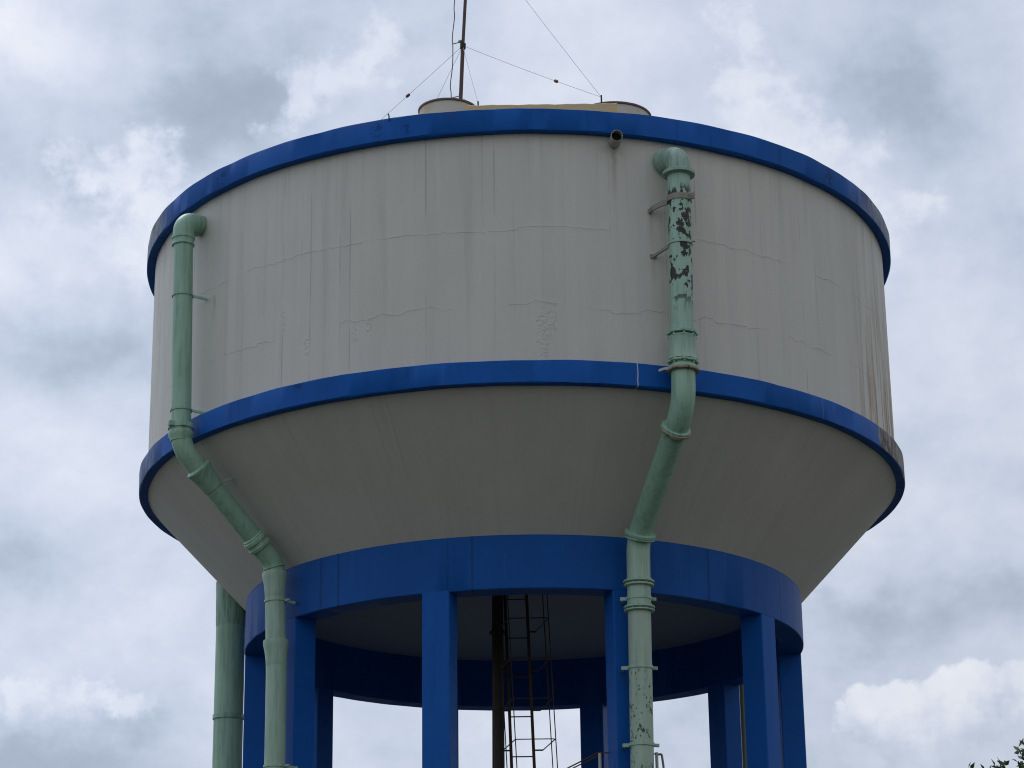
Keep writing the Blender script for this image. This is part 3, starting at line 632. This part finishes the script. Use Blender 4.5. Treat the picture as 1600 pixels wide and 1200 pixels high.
# ------------------------------------------------------------------ inside: pipes and caged ladder
cp = thing('supply_pipe', 'dark vertical supply pipe beside the caged ladder under the tank', 'pipe', (-.412, -1.0, 0))
mb = MB(); mb.tube([(-.412, -1.0, 0), (-.41, -1.0, 5), (-.395, -1.0, 9.17 + G)], .082, 24); mb.build('pipe_section', M_DARK, cp)
for zz in (8.5, 5.2, 2.2): flange((-.405, -1.0, zz + G), (0, 0, 1), .13, .05, M_DARK, cp, 'flange')
finish(cp)
cq = thing('conduit', 'thin black conduit running left of the dark supply pipe', 'conduit', (-.52, -.95, 0))
mb = MB(); mb.tube([(-.525, -.95, 0), (-.515, -.95, 5), (-.50, -.95, 7), (-.47, -.95, 9.17 + G)], .017, 8); mb.build('tube', M_DARK, cq)
mb = MB(); mb.bar((-.5, -.95, 6.6 + G), (-.41, -1.0, 6.6 + G), .02, .03); mb.build('strap', M_DARK, cq); finish(cq)

ld_ = thing('caged_ladder', 'rusty vertical ladder with a wire safety cage hanging under the tank', 'ladder', (-.05, -.9, 0))
def lx(z): return -.28 + (8.815 - z) * .027
def rx(z): return .058 + (8.81 - z) * .030
zt_, zb_ = 9.17, -G
for f in (lx, rx):
    mb = MB(); mb.bar((f(zt_), -.9, zt_ + G), (f(zb_), -.9, 0), .048, .03, (0, 1, 0)); mb.build('side_rail', M_RAIL, ld_)
z = 9.05
while z > -1.4:
    mb = MB(); mb.tube([(lx(z), -.9, z + G), (rx(z), -.9, z + G)], .010, 8); mb.build('rung', M_RAIL, ld_); z -= .307 * 2
def dxl(z): return .042 * (7.6 - z) - .035
hz = [6.69 + .614 * k for k in range(4)] + [6.69 - .614 * k for k in range(1, 7)]
for z in hz:
    o_ = dxl(z); q = [(-.353 + o_, -.9), (-.153 + o_, -1.82), (.448 + o_, -1.82), (.26 + o_, -.9)]
    mb = MB(); pts = fillet([(x, y, z + G) for x, y in q], .05, 4); mb.tube(pts, .0085, 6)
    mb.bar((q[0][0], -.9, z + G), (lx(z) + .02, -.9, z + G), .02, .022); mb.bar((rx(z) - .02, -.9, z + G), (q[3][0], -.9, z + G), .02, .022)
    mb.build('hoop', M_RAIL, ld_)
for fx, fy in ((-.153, -1.815), (.448, -1.815), (.385, -1.5), (-.3, -1.14)):
    mb = MB(); mb.bar((fx + dxl(9.1), fy, 9.1 + G), (fx + dxl(3.0), fy, 3.0 + G), .016, .008, (0, 1, 0)); mb.build('cage_strap', M_RAIL, ld_)
finish(ld_)

# ------------------------------------------------------------------ guard rail with stair beside the chipped pipe
gr_ = thing('guard_rail', 'weathered steel handrail and landing between blue columns behind the chipped pipe', 'railing', (1.2, -3.85, 0))
mb = MB()
for x in (1.035, 1.83): mb.tube([(x, -3.9, 4.9 + G), (x, -3.9, 6.09 + G)], .022, 10); mb.build('post', M_GALV, gr_); mb = MB()
mb.tube(fillet([(-1.6, -3.9, 4.83 + G), (1.02, -3.9, 6.10 + G), (1.9, -3.9, 6.065 + G)], .02, 4), .010, 8); mb.build('handrail', M_RAIL, gr_)
mb = MB(); mb.tube([(-1.6, -3.88, 4.78 + G), (.2, -3.89, 5.67 + G), (1.02, -3.9, 6.06 + G)], .009, 8); mb.build('handrail', M_RAIL, gr_)
mb = MB(); mb.tube(fillet([(1.83, -3.9, 6.06 + G), (1.90, -3.9, 6.065 + G), (1.92, -3.9, 5.9 + G), (1.92, -3.9, 4.9 + G)], .02, 4), .016, 8); mb.build('post', M_STEEL, gr_)
mb = MB(); mb.box((1.45, -3.35, 4.87 + G), 1.1, 1.3, .06); mb.build('landing', M_STEEL, gr_)
for y in (-3.95, -3.0):
    mb = MB(); mb.bar((.95, y, 4.85 + G), (-2.6, y, 3.1 + G), .04, .18); mb.build('stringer', M_STEEL, gr_)
for i in range(16):
    f = (i + .5) / 16; mb = MB(); mb.box((.95 - 3.55 * f, -3.475, 4.85 + G - 1.75 * f), .2, .9, .03); mb.build('tread', M_STEEL, gr_)
for x, y in ((1.0, -2.8), (1.9, -2.8), (-2.5, -3.95), (-2.5, -3.0), (1.0, -3.9), (1.9, -3.9)):
    mb = MB(); mb.bar((x, y, 0), (x, y, (4.85 if x > 0 else 3.1) + G), .07, .07, (0, 1, 0)); mb.build('support_post', M_STEEL, gr_)
finish(gr_)

# ------------------------------------------------------------------ outlet stub under the top band
st_ = thing('outlet_stub', 'short dirty white pipe stub with open dark mouth under the top blue band', 'pipe', up((1.36, -5.87, 14.47)))
a = up((1.395, -5.82, 14.535)); b_ = up((1.425, -6.15, 14.505)); T = (b_ - a).normalized(); L = (b_ - a).length
mb = MB(); mb.lathe_on(a, T, [(0, .084), (L - .004, .084), (L, .081), (L, .077), (L - .2, .075)], 32); mb.build('tube', M_PVC, st_)
mb = MB(); mb.lathe_on(a + T * (L - .12), T, [(0, .074), (.01, .074)], 24); mb.build('bore_shade', M_BORE, st_); finish(st_)  # near-black disc paints the shade inside the hollow stub

# ------------------------------------------------------------------ antenna mast
am = thing('antenna_mast', 'slender dark red mast on the roof held by guy wires', 'mast', up((-.93, -3.5, 14.95)))
mb = MB(); mb.tube([up((-.93, -3.5, 14.9)), up((-.86, -3.5, 16.41)), up((-.822, -3.5, 17.29))], .031, 14); mb.build('pole', M_MAST, am)
mb = MB(); mb.tube([up((-.824, -3.5, 17.25)), up((-.778, -3.5, 18.095)), up((-.63, -3.5, 21))], .026, 14); mb.build('pole', M_MAST, am)
mb = MB(); mb.lathe_on(up((-.823, -3.5, 17.24)), (0.05, 0, 1), [(0, .034), (.01, .046), (.09, .046), (.1, .034)], 14); mb.build('collar', M_DARK, am)
top = up((-.823, -3.5, 17.30)); hi = up((-.70, -3.5, 19.42))
anc = up((1.262, -5.0, 15.66))
wires = [(top, up((-3.17, -3.5, 15.03)), .365), (top, up((-1.87, -3.5, 14.98)), None), (top, up((-.568, -4.85, 15.66)), None), (top, anc, .685), (hi, anc, None)]
for a, b_, ins in wires:
    mb = MB(); sag = (a - b_).length * .006; mb.tube([a + (b_ - a) * k / 10 + Vector((0, 0, -sag * 4 * (k / 10) * (1 - k / 10))) for k in range(11)], .0030, 5)
    w_ = mb.build('guy_wire', M_WIRE, am)
    if ins:
        P = a + (b_ - a) * ins + Vector((0, 0, -sag * 4 * ins * (1 - ins))); mb = MB(); mb.lathe_on(P, b_ - a, [(-.04, .01), (-.025, .024), (.025, .024), (.04, .01)], 10); mb.build('insulator', M_INS, w_)
for P in (anc, up((-.568, -4.85, 15.66))):
    mb = MB(); mb.tube([P + Vector((0, 0, -.08)), P + Vector((0, 0, .03))], .012, 6); mb.build('anchor_eye', M_DARK, am)
cab = [(-1.10, -3.45, 14.95), (-1.02, -3.5, 15.7), (-1.008, -3.5, 16.42), (-1.02, -3.5, 16.62), (-.985, -3.5, 16.95), (-.978, -3.5, 17.27), (-.985, -3.5, 17.45), (-.95, -3.5, 17.8), (-.945, -3.5, 18.1), (-.80, -3.5, 19.2), (-.70, -3.5, 20)]
sm = []
for i in range(len(cab) - 1):
    p0, p1, p2, p3 = (Vector(cab[max(0, i - 1)]), Vector(cab[i]), Vector(cab[i + 1]), Vector(cab[min(len(cab) - 1, i + 2)]))
    for k in range(6):
        q = k / 6; sm.append(up(.5 * ((2 * p1) + (p2 - p0) * q + (2 * p0 - 5 * p1 + 4 * p2 - p3) * q * q + (3 * p1 - p0 - 3 * p2 + p3) * q ** 3)))
mb = MB(); mb.tube(sm, .0075, 6); cb = mb.build('cable', M_CABLE, am)
for zz, xx in ((17.37, -.98), (16.44, -1.005)):
    mb = MB(); mb.tube([up((xx, -3.5, zz - .04)), up((-.86 + (zz - 16.41) * .042, -3.5, zz))], .008, 6)
    if zz > 17: mb.lathe_on(up((-.862, -3.5, zz)), (1, 0, 0), [(-.03, .02), (.02, .03)], 8)
    mb.build('standoff', M_OLIVE, cb)
finish(am)

# ------------------------------------------------------------------ tree at lower right
def mat_leaf():
    m, nt, b = newmat('leaf'); tc = nt.node('ShaderNodeTexCoord').outputs['Object']; n = nt.noise(tc, 5, 3, .6)
    n2 = nt.noise(tc, 30, 2, .5)
    base = nt.mix(n, (.035, .065, .022), (.10, .13, .06)); base = nt.mix(nt.sstep(n2, .60, .70), base, (.20, .17, .07)); base = nt.mix(nt.sstep(n2, .38, .30), base, (.06, .03, .03))
    nt.set(b.inputs['Base Color'], base); nt.set(b.inputs['Roughness'], .45); return m
M_LEAF = mat_leaf(); M_BARK = mat_simple('bark', (.06, .045, .035), (.12, .10, .08), 12, .9, 0, .6)
tr = thing('leafy_tree', 'leafy green tree with twiggy top at the lower right', 'tree', (5.5, -17.7, 0))
rng = random.Random(11); mbT = MB(); mbL = MB()
def leaf(p, dirn, s):
    t_ = dirn.normalized(); x = t_.cross(Vector((rng.uniform(-1, 1), rng.uniform(-1, 1), rng.uniform(-.2, 1)))).normalized(); y = x.cross(t_)
    w_ = s * .24
    mbL.add([p, p + t_ * s * .4 + x * w_ + y * s * .06, p + t_ * s - y * s * .06, p + t_ * s * .4 - x * w_ + y * s * .06, p + t_ * s * .45], [(0, 1, 4), (1, 2, 4), (2, 3, 4), (3, 0, 4)])
def rdir(): 
    v = Vector((rng.gauss(0, 1), rng.gauss(0, 1), rng.gauss(0, 1))); return v.normalized()
def twig(a, b_, r, nl, s):
    a = Vector(a); b_ = Vector(b_); mid = (a + b_) / 2 + rdir() * (b_ - a).length * .08
    mbT.tube([a, mid, b_], [r, r * .7, r * .35], 6)
    for k in range(nl):
        f = .35 + .65 * (k + rng.random()) / nl; p = a * (1 - f) + b_ * f
        leaf(p, (b_ - a).normalized() * .7 + rdir() * .9, s * rng.uniform(.7, 1.25))
trunk_top = Vector((5.5, -17.7, 2.2))
mbT.tube([(5.55, -17.7, -.1), (5.5, -17.68, 1.0), trunk_top], [.16, .12, .10], 12)
C0 = Vector((5.55, -17.7, 3.75))
for i in range(9):
    a_ = 2 * PI * i / 9 + rng.uniform(-.3, .3); e_ = rng.uniform(.35, 1.3)
    tip = C0 + Vector((math.cos(a_) * math.cos(e_) * 1.25, math.sin(a_) * math.cos(e_) * 1.2, math.sin(e_) * 1.05 - .1))
    base_ = trunk_top + Vector((0, 0, -rng.uniform(0, .4)))
    mid = (base_ + tip) / 2 + Vector((0, 0, .15)); mbT.tube([base_, mid, tip], [.055, .035, .014], 8)
    for k in range(26):
        f = rng.uniform(.35, 1); p = base_ * (1 - f) + tip * f + rdir() * .12; q = p + (rdir() + (p - C0).normalized() * .5 + Vector((0, 0, .35))) * rng.uniform(.25, .55)
        twig(p, q, .010, 15, .08)
# the sprigs that rise into view on this side
for a_, b_ in (((3.98, -17.9, 4.72), (3.575, -18.0, 5.02)), ((3.98, -17.9, 4.75), (3.70, -18.0, 5.0)), ((4.05, -17.9, 4.75), (3.845, -18.0, 5.07)), ((4.1, -17.9, 4.8), (3.775, -18.0, 5.04)),
              ((4.15, -17.9, 4.8), (3.99, -18.0, 5.17)), ((4.2, -17.9, 4.8), (4.03, -18.0, 5.25)), ((4.25, -17.9, 4.8), (4.09, -18, 5.28)), ((4.2, -17.9, 4.7), (3.98, -18.0, 5.06)),
              ((4.3, -17.9, 4.85), (4.12, -18.0, 5.14)), ((4.3, -17.9, 4.8), (4.06, -18.0, 5.05)), ((4.25, -17.85, 4.8), (4.14, -17.95, 5.2))):
    twig(a_, (Vector(b_) + Vector((.02, 0, -.03))), .007, 20, .068)
    twig(Vector((4.9, -17.8, 4.2)), a_, .014, 8, .07)
mbT.build('trunk', M_BARK, tr); mbL.build('crown', M_LEAF, tr, smooth=False, fix=False); finish(tr)

# ------------------------------------------------------------------ render settings
S.cycles.pixel_filter_type = 'BLACKMAN_HARRIS'; S.cycles.filter_width = 1.1
S.render.engine = 'CYCLES'; S.cycles.samples = 64; S.cycles.use_denoising = True
S.view_settings.view_transform = 'Standard'; S.view_settings.look = 'None'; S.view_settings.exposure = 0; S.view_settings.gamma = 1
